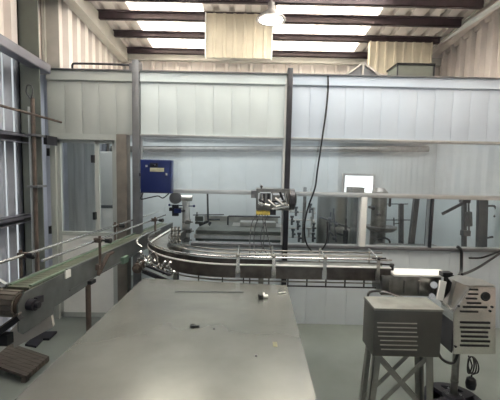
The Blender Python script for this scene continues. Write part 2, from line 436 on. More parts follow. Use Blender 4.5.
# --- glazed room behind: ceiling, back wall, glowing pane
mb = MB(); mb.box(xa, xd, E + T + .005, 5.36, TOP - .05, TOP - .012)
rc = struct('trim_1', mb, M_panel, 'white flat ceiling slab of the glazed room', 'ceiling')
mbw = boards(xa, xd, 0, TOP - .055, .4, 5.30, 5.35)
obj_lining = boards(XR - .10, XR - .06, .0, TOP - .055, .4, E + T + .01, 5.29)
wi = struct('wall_inner', mbw, M_panel, 'white back wall inside the glazed room', 'wall')
mb = MB(); mb.cyl((xa + .05, 5.23, 1.93), (xd - .2, 5.23, 2.03), .045, 12)  # grey band behind the upper glazing, built as a long round bar
tag(obj('wall_side', obj_lining, M_panel, origin=(0, 0, 0)), 'white panel lining on the right side inside the glazed room', 'wall', None, 'structure')
obj('grey_bar', mb, M_ss_d, wi, 'grey round bar along the inner wall')
mb = MB(); mb.box(xa + .05, xd - .2, 5.22, 5.30, 2.10, 2.14)
obj('cable_tray', mb, M_alu, wi)
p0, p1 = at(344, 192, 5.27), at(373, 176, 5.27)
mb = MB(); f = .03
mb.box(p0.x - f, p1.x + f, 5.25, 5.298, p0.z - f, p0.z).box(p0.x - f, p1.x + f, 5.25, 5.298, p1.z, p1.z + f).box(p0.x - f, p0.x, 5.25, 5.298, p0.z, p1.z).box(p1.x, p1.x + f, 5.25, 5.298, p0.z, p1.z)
wn = struct('window_6', mb, M_alu, 'bright framed glowing pane in the inner back wall', 'window')  # bright patch behind the glazing, drawn as a framed emissive pane
obj('pane', B(p0.x, p1.x, 5.27, 5.275, p0.z, p1.z), M_glow_pane, wn, 'glowing pane')

# ================================================================== THINGS ON TOP / OVERHEAD
# hanging sheets
def hung(px0, px1, pyb, y, ztop, lab):
    a, b = at(px0, pyb, y), at(px1, pyb, y)
    z0 = (a.z + b.z) / 2
    mb = MB(); mb.corr((a.x, y, z0), (1, 0, 0), (0, 0, 1), (0, -1, 0), b.x - a.x, ztop - z0, .12, .014)
    t = thing('cladding_sheet', ((a.x + b.x) / 2, y, z0), lab, 'metal sheet')
    obj('ribbed_face', mb, M_cream, t)
    mb = MB(); mb.box(a.x - .012, a.x, y - .03, y + .05, z0, ztop).box(b.x, b.x + .012, y - .03, y + .05, z0, ztop)
    objs('edge_flange', mb, M_white if px0 < 300 else M_cream, t, 'pale folded edges')
hung(206, 271, 58, 4.30, roofz(4.30) - .05, 'cream ribbed sheet hanging from the roof behind the lamp')
hung(369, 429, 74, 4.80, roofz(4.80) - .10, 'cream ribbed sheet hanging near the right wall behind the vent box')
# high bay lamp
lc = at(271, 19, 3.78)
t = thing('high_bay_lamp', (lc.x, lc.y, lc.z), 'round bell shaped high bay lamp hanging lit from the roof', 'lamp')
mb = MB(); mb.lathe([(.157, -.012), (.152, .0), (.12, .035), (.06, .075), (.05, .085), (.045, .086), (.055, .07), (.115, .03), (.148, -.002)], lc)
obj('lamp_shade', mb, M_enamel, t, 'dull enamel bell shade')
mb = MB(); mb.lathe([(.02, .07), (.05, .05), (.135, .012), (.14, -.006), (.08, -.03), (.02, -.04)], lc)
obj('bulb', mb, M_bulb, t, 'glowing lens')
mb = MB(); mb.cyl(lc + Vector((0, 0, .085)), lc + Vector((0, 0, .16)), .035).cyl(lc + Vector((0, 0, .16)), (lc.x, lc.y, 3.49), .01).box(lc.x - .035, lc.x + .035, 3.72, 3.84, 3.468, 3.49)
obj('hanger', mb, M_enamel, t)
pl = bpy.data.lights.new('lamp_light', 'POINT'); pl.energy = 4; pl.color = (1, .95, .85); pl.shadow_soft_size = .1
plo = bpy.data.objects.new('lamp_light', pl); COL.objects.link(plo); plo.location = lc + Vector((0, 0, -.1))
# grey duct hood (triangular) and dark vent box on the glazed room
ztop = TOP - .012
a, b, c = at(342, 78, 3.80), at(383, 78, 3.80), at(363, 63, 3.80)
t = thing('duct_hood', (c.x, 3.95, ztop), 'grey triangular sheet metal hood standing on the glazed room', 'duct hood')
mb = MB(); mb.prism([(a.x, 3.80, ztop), (b.x, 3.80, ztop), (c.x, 3.80, c.z)], (0, .3, 0))
obj('hood_body', mb, M_alu_d, t)
mb = MB(); mb.bar((a.x - .01, 3.79, ztop + .008), (c.x, 3.79, c.z), .02, .018).bar((c.x, 3.79, ztop + .005), (c.x, 3.79, c.z - .005), .02, .02).bar((b.x + .01, 3.79, ztop + .008), (c.x, 3.79, c.z), .02, .018)
obj('hood_edge', mb, M_rafter, t, 'pale folded edges')
a, b = at(397, 79, 3.82), at(434, 64, 3.82)
t = thing('vent_box', ((a.x + b.x) / 2, 3.95, ztop), 'dark grey vent box standing on the glazed room near the right wall', 'vent box')
obj('box_body', B(a.x, b.x, 3.82, 4.1, ztop, b.z - .015, bev=.004), M_column, t)
obj('box_lid', B(a.x - .01, b.x + .012, 3.81, 4.11, b.z - .015, b.z + .003), M_black, t, 'black lid')
objs('side_frame', B(b.x - .002, b.x + .01, 3.812, 3.822, ztop, b.z - .016).box(a.x - .008, a.x + .004, 3.812, 3.822, ztop, b.z - .016), M_dark, t)

# pipes along the left wall
p = at(0, 103, 2.72); q = at(60, 122, 3.55)
t = thing('wall_pipe', (-2.05, 3.0, 2.1), 'thin steel pipe running along the left wall above the girt', 'pipe')
mb = MB(); px_ = q.x; mb.cyl((px_, .6, p.z), (px_, 3.57, q.z), .011); obj('tube', mb, M_brown, t)
for y in (.9, 2.2):
    mb = MB(); mb.bar((px_, y, p.z - .012), (XL + .03, y, p.z - .02), .02, .02); obj('bracket', mb, M_alu_d, t)
vx = X_(34, 150, 3.30)
t = thing('standpipe', (vx, 3.30, .25), 'upright rusty brown pipe in front of the grey column', 'pipe')
mb = MB(); mb.cyl((vx, 3.30, .25), (vx, 3.30, 2.28), .018); obj('tube', mb, M_brown, t)
mb = MB(); mb.cyl((vx - .043, 3.31, .3), (vx - .043, 3.31, 2.2), .010); obj('conduit', mb, M_alu, t, 'thin pale conduit beside the pipe')
for z in (.6, 1.45, 1.93):
    obj('clamp', B(vx - .06, vx + .04, 3.27, 3.424, z, z + .02), M_alu_d, t)
mb = MB(); c = Vector((vx - .01, 3.28, 2.33))
mb.tube([c + Vector((0, 0, -.06)), c + Vector((-.035, 0, .0)), c + Vector((-.02, 0, .06)), c + Vector((.02, 0, .05)), c + Vector((.025, 0, -.0)), c + Vector((.01, 0, -.06))], .005)
obj('wire_loop', mb, M_dark, t, 'loop of dark wire on the pipe top')
t = thing('roof_pipe', (PX(100), E - .0, TOP), 'thin dark pipe lying along the top of the door bay', 'pipe')
z = TOP + .025; mb = MB(); mb.tube([(PX(73) + .05, E + .05, TOP + .002), (PX(73), E + .04, TOP + .012), (PX(73) + .01, E + .02, z + .03), (PX(80), E + .01, z + .035), (PX(110), E + .01, z + .035), (PX(132), E + .01, z + .03)], .011)
obj('tube', mb, M_dark, t)
mb = MB(); mb.box(PX(130), PX(134), E - .01, E + .03, TOP - .002, z + .045); obj('end_clip', mb, M_alu_d, t)

# blue control box
a, b = at(140, 193, 3.52), at(171, 160, 3.52)
t = thing('control_box', ((a.x + b.x) / 2, 3.58, a.z), 'blue control box on the grey post left of the upper glazing', 'control box')
obj('box_body', B(a.x, b.x, 3.535, 3.645, a.z, b.z, bev=.006), M_blue, t)
obj('box_door', B(a.x + .008, b.x - .008, 3.52, 3.535, a.z + .01, b.z - .008, bev=.004), M_blue, t)
def onbox(px0, px1, py0, py1, nm, m, lab=None, d=.006):
    u, v_ = at(px0, py1, 3.52), at(px1, py0, 3.52); return obj(nm, B(u.x, v_.x, 3.52 - d, 3.521, u.z, v_.z, bev=.001), m, t, lab)
onbox(150, 158, 163, 167, 'display', M_black, 'black display')
onbox(150, 164, 168, 171.5, 'label_plate', M_label, 'pale yellow plate')
onbox(145.5, 147.5, 165, 167, 'button', M_alu, 'small grey button'); onbox(154, 156, 164, 165.5, 'button', M_white, 'small white button')
onbox(165.5, 167.5, 173, 175.5, 'latch', M_ss_b, 'bright latch', .012)
obj('hinge', B(a.x - .012, a.x + .004, 3.53, 3.56, a.z + .17, a.z + .20), M_dark, t)
mb = MB(); mb.box(xb - .03, xb + .037, 3.645, E - .052, a.z + .06, a.z + .09).box(xb - .03, xb + .037, 3.645, E - .052, b.z - .09, b.z - .06)
objs('mount_bracket', mb, M_alu_d, t)
def cable(pts, r, lab, m=M_black, group=None, name='cable'):
    mb = MB(); mb.tube(pts, r, 7, 5); return tag(obj(name, mb, m), lab, 'cable', group)
cable([at(143, 193.2, 3.56), at(141, 199, 3.57), at(150, 197.5, 3.56), at(158, 196, 3.56), at(163, 198, 3.57), at(169, 193.4, 3.57)], .006, 'slack black cable looping under the blue control box')

# strip curtain and pale cabinet seen through the door glass
t = thing('strip_curtain', (-1.95, 4.35, 0), 'grey plastic strip curtain hanging behind the door glass', 'curtain')
mb = MB(); u0, u1 = X_(58, 200, 4.3), X_(94, 200, 4.3); n = 7; w_ = (u1 - u0) / n
for i in range(n):
    y = 4.3 + (.012 if i % 2 else 0); mb.box(u0 + i * w_ - .015, u0 + (i + 1) * w_ + .015, y, y + .005, .03, 2.05)
obj('strips', mb, M_curtain, t); obj('hanging_rail', B(u0 - .03, u1 + .03, 4.29, 4.33, 2.05, 2.10), M_alu, t)
u0, u1 = X_(99, 200, 4.5), X_(119, 200, 4.5)
t = thing('cabinet', ((u0 + u1) / 2, 4.7, 0), 'tall white cabinet with grey rail seen through right side of the door', 'cabinet')
obj('body', B(u0, u1, 4.51, 4.9, 0, 1.86, bev=.008), M_white, t)
for z0, z1 in ((.05, 1.13), (1.17, 1.84)): obj('cabinet_door', B(u0 + .01, u1 - .01, 4.49, 4.51, z0, z1, bev=.003), M_white, t)
obj('crossrail', B(u0, u1, 4.485, 4.511, 1.132, 1.168), M_alu_d, t, 'grey rail across the middle')

# ================================================================== MACHINES INSIDE THE GLAZED ROOM
def bx(px0, px1, py0, py1, y0, y1, bev=0):
    u, v_ = at(px0, py1, y0), at(px1, py0, y0); return u.x, v_.x, y0, y1, u.z, v_.z
# filler bed
u0, u1 = X_(196, 230, 4.2), X_(283, 230, 4.2)
t = thing('filler_bed', ((u0 + u1) / 2, 4.6, 0), 'long grey green machine bed behind the left opening', 'machine')
obj('bed', B(u0, u1, 4.15, 4.95, .80, .93, bev=.01), M_machine, t)
objs('edge_rail', B(u0 - .01, u1 + .01, 4.10, 4.145, .84, .885).box(u0, u1, 4.96, 4.99, .9, 1.0), M_ss, t, 'bright steel edge rail')
for x in (u0 + .06, u1 - .06):
    for y in (4.22, 4.88): obj('leg', B(x - .03, x + .03, y - .03, y + .03, 0, .80), M_ss_d, t)
mb = MB(); r = at(228, 216, 4.6); q = at(280, 217, 4.6)
mb.tube([(r.x, 4.6, .931), (r.x, 4.6, r.z - .01), (r.x + .01, 4.6, r.z), (q.x, 4.6, q.z)], .010, 8, 1)
obj('guard_rail', mb, M_in, t, 'thin bent guard rail')
mb = MB(); mb.box(*bx(240, 276, 223, 227, 4.5, 4.7)); mb.box(*bx(232, 285, 227, 230, 4.5, 4.8)); objs('guide_plate', mb, M_ss, t)
# post with arms, at outlet of the conveyors
c = at(187, 240, 4.34)
t = thing('capper_post', (c.x, 4.32, 0), 'upright steel machine post beside the conveyor outlet', 'machine')
obj('column', B(c.x - .055, c.x + .03, 4.30, 4.37, 0, Z_(190, 196, 4.32), bev=.006).box(c.x - .09, c.x + .07, 4.26, 4.42, 0, .03), M_ss, t)
h = at(175.5, 198, 4.28); mb = MB(); mb.lathe([(.035, -.03), (.072, -.025), (.075, .03), (.04, .045)], h, 18, 'Y').cyl(h, (c.x - .05, 4.33, h.z), .018)
obj('hand_wheel', mb, M_alu_d, t, 'dark round wheel')
h = at(185, 198, 4.27); mb = MB(); mb.cyl(h + Vector((-.04, 0, 0)), h + Vector((.09, 0, 0)), .035).box(h.x - .02, h.x + .02, 4.26, 4.31, h.z - .09, h.z)
obj('gear_head', mb, M_ss, t)
mb = MB(); mb.box(*bx(169, 181, 208, 211, 4.24, 4.30)).box(*bx(172, 178, 205, 216, 4.22, 4.28)).cyl(at(181, 211, 4.27), (c.x, 4.33, Z_(186, 211, 4.27)), .012); obj('sensor', mb, M_rubber, t, 'black sensor')
obj('sensor_face', B(*bx(174, 181, 209, 213, 4.20, 4.23)), M_blue, t, 'blue sensor face')
for px, py in ((169.5, 205), (194, 206)):
    mb = MB(); s_ = at(px, py, 4.26); mb.ball(s_, .016).cyl(s_, (c.x, 4.32, s_.z - .01), .006); obj('knob', mb, M_blue, t, 'dark blue knob')
for px, py in ((188, 222), (189, 231), (187, 240)):
    s_ = at(px, py, 4.25); mb = MB(); mb.box(s_.x - .03, s_.x + .025, 4.22, 4.31, s_.z - .022, s_.z + .022).cyl(s_ + Vector((-.07, 0, 0)), s_ + Vector((.06, 0, 0)), .008); obj('clamp', mb, M_ss_d, t)
# bracket arms right of it
c = at(207, 236, 4.4)
t = thing('bracket_arm', (c.x, 4.4, .93), 'angled steel bracket standing on the machine bed with a thin upright rod', 'bracket')
mb = MB(); mb.bar((c.x - .1, 4.4, .95), at(209, 221, 4.4), .03, .03).bar((c.x + .02, 4.4, .955), at(211, 222, 4.4), .035, .03); obj('strut', mb, M_in, t)
mb = MB(); mb.cyl(at(193, 215, 4.4), at(224, 214.5, 4.4), .007).cyl(at(209, 219.5, 4.4), at(220, 219.5, 4.4), .012); obj('arm', mb, M_in, t)
mb = MB(); mb.cyl(at(208, 220, 4.4), at(207.5, 192, 4.4), .012); obj('rod', mb, M_in, t)
mb = MB(); mb.box(*bx(195, 203, 216.5, 221, 4.37, 4.43)).box(*bx(195, 203, 222, 224, 4.37, 4.43)).cyl(at(197, 224, 4.4), at(197, 212, 4.4), .008); obj('bracket_box', mb, M_machine, t, 'small grey green box')
# filling valves
t = thing('filling_valve_rack', (at(302, 240, 4.4).x, 4.45, 0), 'rack of small steel filling valves behind the lower window', 'machine')
mb = MB(); mb.cyl((X_(304, 220, 4.45), 4.45, 0), (X_(304, 220, 4.45), 4.45, 1.46), .022); mb.box(X_(290, 220, 4.45), X_(314, 220, 4.45), 4.40, 4.5, 0, .04); obj('column', mb, M_ss_d, t)
for py in (212, 220, 228, 237):
    mb = MB(); a = at(288.5, py, 4.45); b = at(315, py, 4.45); mb.cyl(a, b, .008); obj('crossbar', mb, M_ss, t)
for i, (px, py) in enumerate(((291, 208), (296, 212), (310, 209), (313, 213), (292, 221), (298, 226), (312, 222), (313.5, 228), (293, 234), (309, 233), (313, 238), (299, 238))):
    s_ = at(px, py, 4.43); mb = MB(); mb.cyl(s_ + Vector((0, 0, -.05)), s_ + Vector((0, 0, .045)), .016, 10).cyl(s_ + Vector((0, 0, .045)), s_ + Vector((0, 0, .07)), .026, 10).box(s_.x - .008, s_.x + .03, 4.40, 4.46, s_.z - .01, s_.z + .012)
    obj('valve', mb, M_in if i % 3 else M_ss, t)
# big tank
a, b = X_(321, 220, 4.2), X_(352, 220, 4.2); cx = (a + b) / 2; r = (b - a) / 2
t = thing('steel_tank', (cx, 4.45, 0), 'wide upright stainless tank behind the lower window left of white mullion', 'tank')
mb = MB(); mb.lathe([(r * .3, .25), (r * .9, .32), (r, .40), (r, 1.33), (r * .93, 1.37), (r * .4, 1.40), (r * .2, 1.405)], (cx, 4.45, 0), 32); obj('vessel', mb, M_tank, t)
for k in range(3):
    an = 2 * PI * k / 3 + .5; mb = MB(); mb.cyl((cx + r * .7 * math.cos(an), 4.45 + r * .7 * math.sin(an), 0), (cx + r * .7 * math.cos(an), 4.45 + r * .7 * math.sin(an), .36), .02); obj('leg', mb, M_ss, t)
mb = MB()
for px0, py0, px1, py1 in ((331, 212, 328, 244), (334, 214, 336, 242), (327, 222, 337, 222), (320, 217, 350, 228), (328, 230, 334, 236), (334, 208, 333, 222)):
    mb.cyl(at(px0, py0, 4.12), at(px1, py1, 4.12), .010, 8)
for px, py in ((330, 219), (336, 225), (328, 232), (334, 238)): mb.ball(at(px, py, 4.11), .026)
mb.cyl(at(331, 225, 4.12), (at(331, 225, 4.12).x, 4.3, at(331, 225, 4.12).z), .012)
obj('fittings', mb, M_in, t, 'dark pipe fittings')
s_ = at(345.5, 236, 4.1); mb = MB(); mb.cyl(s_ + Vector((0, 0, -.11)), s_ + Vector((0, 0, .07)), .030).cyl(s_ + Vector((0, 0, .07)), s_ + Vector((0, 0, .13)), .016).cyl(s_ + Vector((0, 0, .13)), s_ + Vector((0, 0, .21)), .008).cyl(s_, (s_.x - .06, 4.28, s_.z), .014)
obj('pump', mb, M_black, t, 'black upright pump')
# slanted glossy tank side (right of the tank)
a, b = X_(353, 220, 4.6), X_(364, 220, 4.6)
t = thing('control_cabinet', ((a + b) / 2, 4.7, 0), 'narrow blue grey steel cabinet between tank and white mullion', 'cabinet')
obj('body', B(a, b + .03, 4.72, 5.0, 0, 1.46, bev=.012), M_tank, t); obj('door_panel', B(a + .02, b + .01, 4.70, 4.72, .1, 1.42, bev=.004), M_side, t)
# small cylinder with dish
a, b = X_(371, 220, 4.5), X_(386, 220, 4.5); cx = (a + b) / 2; r = (b - a) / 2
t = thing('separator_vessel', (cx, 4.5, 0), 'slim upright stainless vessel with a wide flat dish right of white mullion', 'tank')
mb = MB(); mb.lathe([(r * .8, 0), (r, .05), (r, 1.42), (r * .5, 1.47)], (cx, 4.5, 0), 24); obj('vessel', mb, M_ss_d, t)
d0, d1 = X_(368, 230, 4.3), X_(397, 230, 4.3)
zd = Z_(383, 231, 4.3); mb = MB(); mb.lathe([(r * 1.02, -.04), (.15, -.03), (.19, .0), (.195, .03), (.15, .035), (r * 1.02, .01)], (cx + .04, 4.5, zd), 28); obj('dish', mb, M_ss_d, t, 'wide flat steel dish')
mb = MB(); s_ = at(374, 207, 4.3)
for px, py in ((373, 208), (379, 215)): s_ = at(px, py, 4.38); mb.cyl(s_, (s_.x, 4.5, s_.z), .02).ball(s_, .026)
mb.tube([at(378, 240, 4.36), at(384, 238, 4.33), at(389, 240, 4.33), at(390, 244, 4.33)], .012); objs('fittings', mb, M_black, t)
# bar stand with crossbars
def barstand(nm, px, py0, py1, wpx, y, lab, tilt=0):
    u = at(px, py0, y); dn = at(px - tilt, py1, y); k = (dn - u); bot = u + k * ((u.z - 0) / (u.z - dn.z)) if True else dn
    t = thing(nm, (bot.x, y, 0), lab, 'machine post'); mb = MB(); wd = wpx * y / F
    mb.bar(u, bot, wd, .05, (0, 1, 0)); obj('upright', mb, M_in, t)
    mb = MB(); mb.box(bot.x - .08, bot.x + .08, y - .08, y + .08, 0, .02); obj('foot_plate', mb, M_ss_d, t); return t
t = barstand('label_stand', 401, 204, 245, 4, 4.9, 'dark upright stand with two thin crossbars behind the lower window')
for py, p0_, p1_ in ((204, 384, 408), (220, 384, 410)):
    mb = MB(); mb.cyl(at(p0_, py, 4.86), at(p1_, py, 4.86), .007).cyl(at(401, py, 4.86), at(401, py, 4.89), .01); obj('crossbar', mb, M_dark, t)
mb = MB(); s_ = at(390, 200, 4.85); mb.cyl(s_ + Vector((0, 0, .06)), s_ + Vector((0, 0, -.07)), .018).ball(s_ + Vector((0, 0, -.075)), .02); s2 = at(393.5, 224, 4.85)
mb.cyl(s2 + Vector((0, 0, .09)), s2 + Vector((.01, 0, -.05)), .008).ball(s2 + Vector((.01, 0, -.04)), .018).bar(s_ + Vector((0, 0, -.09)), s_ + Vector((0, 0, -.03)), .02, .02).cyl(s2, at(401, 223, 4.88), .006); objs('nozzle', mb, M_black, t, 'black nozzle')
barstand('machine_post', 416.5, 197, 245, 5, 4.25, 'thick slanted dark post left of the thin dark mullion', 5.5)
t = barstand('machine_post', 482.5, 197, 245, 9, 3.93, 'widest dark upright post, near the right wall behind the window', 1.2)
mb = MB(); mb.tube([at(487, 206, 3.95), at(494, 206, 3.95), at(496, 209, 3.95), at(496, 214, 3.95), at(494, 217, 3.95)], .012); mb.tube([at(487, 238, 3.95), at(493, 237, 3.95), at(496, 240, 3.95)], .012); objs('hook', mb, M_dark, t, 'bent dark hook')
t = barstand('actuator_stand', 464, 197, 245, 3, 3.98, 'slim stand with an air cylinder and a slanted arm')
mb = MB(); mb.cyl(at(468.5, 212, 3.94), at(469, 226, 3.94), .035).cyl(at(468.5, 200, 3.94), at(469, 234, 3.94), .010).box(*bx(463, 471, 231, 236, 3.92, 3.98)); obj('air_cylinder', mb, M_in, t)
mb = MB(); mb.bar(at(442, 214, 3.94), at(467, 201, 3.94), .02, .03); mb.box(*bx(463, 471, 198, 203, 3.92, 4.0)); obj('arm', mb, M_dark, t)
# pallets of white cartons? -> low inner bench under right windows
u0, u1 = X_(372, 245, 4.1), X_(440, 245, 4.1)
t = thing('inner_bench', ((u0 + u1) / 2, 3.95, 0), 'low steel bench inside the room below the window right of the white mullion', 'bench')
obj('bench_top', B(u0, u1 - .1, 3.84, 4.06, .80, .84, bev=.004), M_ss_d, t)
for x in (u0 + .05, u1 - .15):
    for y in (3.87, 4.03): obj('leg', B(x - .02, x + .02, y - .02, y + .02, 0, .80), M_ss_d, t)

# ================================================================== SENSOR HEAD on the rail by the dark post
y0 = 3.50
t = thing('inspection_head', (at(271, 205, y0).x, y0, at(271, 212, y0).z), 'cluttered steel sensor head clamped to the rail at the dark post', 'sensor head')
obj('housing', B(*bx(256, 291, 189.5, 210, y0, y0 + .14), bev=.008), M_ss_d, t)
u, v_ = at(258, 205, y0), at(272, 192, y0)
mb = MB(); mb.box(u.x, u.x + .012, y0 - .02, y0, u.z, v_.z).box(v_.x - .012, v_.x, y0 - .02, y0, u.z, v_.z).box(u.x, v_.x, y0 - .02, y0, v_.z - .012, v_.z).box(u.x, v_.x, y0 - .02, y0, u.z, u.z + .012)
obj('front_frame', mb, M_ss_b, t, 'bright square frame')
mb = MB(); mb.box(*bx(261, 265, 194, 202, y0 - .015, y0)).box(*bx(267, 270, 193, 199, y0 - .015, y0)).box(*bx(280, 284, 196, 204, y0 - .012, y0)); objs('cover_plate', mb, M_black, t, 'dark recess plates')
e = at(293, 199.5, y0 + .05); mb = MB(); mb.cyl(e + Vector((-.04, 0, 0)), e + Vector((.01, 0, 0)), .108, 24).cyl(e + Vector((.01, 0, 0)), e + Vector((.03, 0, 0)), .098, 24, .06); obj('end_cap', mb, M_dark, t, 'dark round end cap')
mb = MB(); mb.bar(at(275, 203, y0 - .02), at(285, 197, y0 - .02), .02, .04).cyl(at(272, 209, y0 - .01), at(289, 206, y0 - .01), .016).bar(at(273, 194, y0 - .02), at(284, 194, y0 - .02), .02, .02); objs('slide_bar', mb, M_ss_b, t, 'bright slide bars')
for px0, py0, px1, py1, r_, m_ in ((259, 203, 270, 206, .012, M_ss), (262, 194, 262, 206, .012, M_ss_b), (268, 200, 275, 206, .010, M_ss_b), (275, 198, 283, 205, .014, M_ss_b), (276, 207, 287, 203, .012, M_ss), (285, 193, 287, 204, .012, M_ss_b), (259, 199, 265, 203, .014, M_black), (272, 201, 279, 202, .010, M_black), (280, 192, 283, 200, .012, M_black)):
    mb = MB(); mb.cyl(at(px0, py0, y0 - .028), at(px1, py1, y0 - .028), r_, 10).cyl(at((px0 + px1) / 2, (py0 + py1) / 2, y0 - .028), at((px0 + px1) / 2, (py0 + py1) / 2, y0 + .01), r_ * .8, 8); obj('fitting', mb, m_, t, 'small bright steel fitting' if m_ is not M_black else 'small black fitting')
u = at(261.5, 186.5, y0 + .05); mb = MB(); mb.cyl(u, (u.x, u.y, Z_(261, 191, y0 + .05)), .008).ball(u, .014); obj('thumb_screw', mb, M_dark, t)
objs('mount_clamp', B(*bx(251, 257.5, 191, 198, y0 + .02, E - .031)).box(*bx(257.5, 287, 192, 196, y0 + .14, E - .061)), M_alu_d, t)
mb = MB(); mb.box(*bx(256, 270, 211, 215, y0, y0 + .06)).box(*bx(261, 265, 206, 211, y0 + .02, y0 + .05)); obj('terminal_strip', mb, M_yellow, t, 'yellow terminal strip')
mb = MB(); mb.box(*bx(270, 276, 209.5, 215, y0, y0 + .05)).box(*bx(270, 272, 206, 210, y0 + .02, y0 + .05)); obj('plug', mb, M_dark, t)
for i, (p0_, path) in enumerate((
    (257, [(257, 214.5), (252, 223), (250, 240), (250, 257)]), (262, [(262, 214.5), (264, 230), (263, 247), (257, 257)]),
    (259, [(259.5, 214.5), (255, 228), (254, 245), (256, 256)]), (265, [(265, 214.5), (266, 228), (270, 245), (271, 257)]), (268, [(268, 214.5), (262, 230), (261, 242), (268, 256)]))):
    k = len(path) - 1
    cable([at(px, py, y0 - .03 + .012 * i - .60 * (j / k) ** 1.3) for j, (px, py) in enumerate(path)], .005,
          'thin dark cable drooping from the sensor head to the conveyor rail', M_black, 'cables drooping from the sensor head')
cable([at(328, 76, E - .06), at(328, 90, E - .05), at(326, 112, E - .045), at(322, 140, E - .05), at(317.5, 170, E - .06), at(315, 188, E - .07), at(308, 208, E - .08), at(304.5, 226, E - .09), at(306, 242, E - .1), at(312, 251, E - .1), at(320, 251, E - .1), at(326, 243, E - .1), at(327.5, 232, E - .06), at(327, 222, E - .03)], .009,
      'long black cable hanging down over the right glazing in a loop')
cable([at(457, 246.5, E - .04), at(461, 250, E - .05), at(461.5, 260, E - .07), at(461, 272, E - .2), at(459, 276, 2.95)], .016, 'thick black hose dropping from the right window sill to the conveyor end')
cable([at(469, 258, E - .03), at(480, 258, E - .03), at(490, 255, E - .04), at(503, 250, E - .05)], .010, 'black cable along the right lower panels, upper of the two')
cable([at(462, 274.5, 2.95), at(470, 271.5, 3.1), at(480, 266.5, 3.3), at(490, 260, E - .15), at(502, 252, E - .12)], .012, 'black cable rising from the conveyor end across right lower panels')

# ================================================================== LEFT BELT CONVEYOR
_p, _q = atz(52, 277, .969), atz(160, 228.5, .969); d = (_q - _p).normalized(); O_ = _p - d * (_p.y - 2.0) / d.y; rx = Vector((d.y, -d.x, 0))
LM = Matrix(((rx.x, d.x, 0, O_.x), (rx.y, d.y, 0, O_.y), (0, 0, 1, 0), (0, 0, 0, 1)))
def L(*a, **k): return MB(LM).box(*a, **k)
ZB = .965; LE = 2.45
t = thing('belt_conveyor', LM @ Vector((-.1, 1.2, 0)), 'long straight conveyor with green belt running from left foreground into the glazed room', 'conveyor')
mb = MB(LM); n = 62
for i in range(n):
    y = -.06 + i * (LE + .03) / n; mb.box(-.15, -.012, y, y + (LE + .03) / n - .003, ZB - .02, ZB - .004)
obj('belt', mb, M_belt, t, 'dull green slatted belt')
mb = L(-.012, 0, .28, LE, .825, ZB + .004); mb.box(-.012, .012, .28, LE, .825, .833).box(-.022, .004, .28, LE, ZB, ZB + .008)
obj('side_plate', mb, M_side, t, 'grey side plate')
mb = L(-.167, -.155, -.05, LE, .825, ZB + .004); obj('side_plate', mb, M_side, t)
mb = L(-.03, -.012, -.04, LE, ZB - .004, ZB + .006); mb.box(-.15, -.135, -.04, LE, ZB - .004, ZB + .006); obj('wear_strip', mb, mat('green_strip', (.17, .235, .175), .45, 0, .15, 12), t, 'pale green edge strips')
mb = MB(LM); mb.prism([(0, -.17, .755), (0, -.17, .90), (0, -.12, .955), (0, .62, .970), (0, .62, .83), (0, .45, .79), (0, .125, .775), (0, .11, .735), (0, -.14, .725)], (.008, 0, 0)); obj('end_plate', mb, M_side, t, 'wide grey end plate')
mb = MB(LM); mb.prism([(-.172, -.17, .80), (-.172, -.17, .90), (-.172, -.12, .955), (-.172, .3, .96), (-.172, .3, .82)], (.008, 0, 0)); obj('end_plate', mb, M_guard, t)
mb = MB(LM); mb.cyl((-.153, -.12, ZB - .075), (-.014, -.12, ZB - .075), .055, 20)
obj('end_roller', mb, M_brown, t)
mb = MB(LM)
for k in range(9):
    an = PI / 2 + k * PI / 8; c = Vector((0, -.12 + .068 * math.cos(an), ZB - .075 + .068 * math.sin(an)))
    tang = Vector((0, -math.sin(an), math.cos(an))); mb.bar(c + Vector((-.152, 0, 0)), c + Vector((-.014, 0, 0)), .024, .012, Vector((0, math.cos(an), math.sin(an))))
obj('belt_wrap', mb, M_drum, t, 'brown belt slats wrapping the end roller')
mb = MB(LM); mb.cyl((.008, -.09, .875), (.05, -.09, .875), .032).cyl((.05, -.09, .875), (.07, -.09, .875), .018).box(.008, .03, -.05, .0, .86, .90); obj('bearing', mb, M_dark, t, 'dark shaft bearing')
mb = MB(LM); mb.box(.009, .02, .23, .28, .925, .975); obj('tag_plate', mb, M_white, t, 'small white tag')
mb = MB(LM); mb.bar((.014, .62, .83), (.014, .78, .95), .012, .03, (1, 0, 0)).bar((.014, .78, .95), (.014, .86, .955), .012, .03, (1, 0, 0)); obj('brace', mb, M_brown, t, 'brown diagonal strap')
mb = MB(LM); mb.box(.0, .03, 1.02, 1.12, .81, .865); obj('lug', mb, mat('green_paint', (.16, .24, .18), .5, 0, .1, 10), t, 'green lug')
mb = MB(); mb.prism([at(10, 331, 2.1), at(24, 318, 2.1), at(51, 314, 2.1), at(53, 327, 2.1), at(33, 338, 2.1), at(14, 348, 2.1)], (.0, .02, .008)); obj('drip_chute', mb, M_rafter, t, 'pale sloping drip chute under the end')
for yy, lab in ((.52, 'brown tubular leg with black clamp'), (2.2, None)):
    for xx in ((.0,) if yy < 1 else (.0, -.15)):
        mb = MB(LM); mb.cyl((xx - .005, yy, 0), (xx - .005, yy, .83), .019); lg = obj('leg', mb, M_brown, t, lab)
        mb = MB(LM); mb.box(xx - .05, xx + .04, yy - .03, yy + .03, .80, .826); obj('clamp', mb, M_black, lg, 'black clamp')
        mb = MB(LM); mb.cyl((xx - .005, yy, 0), (xx - .005, yy, .02), .045); obj('foot', mb, M_rubber, lg)
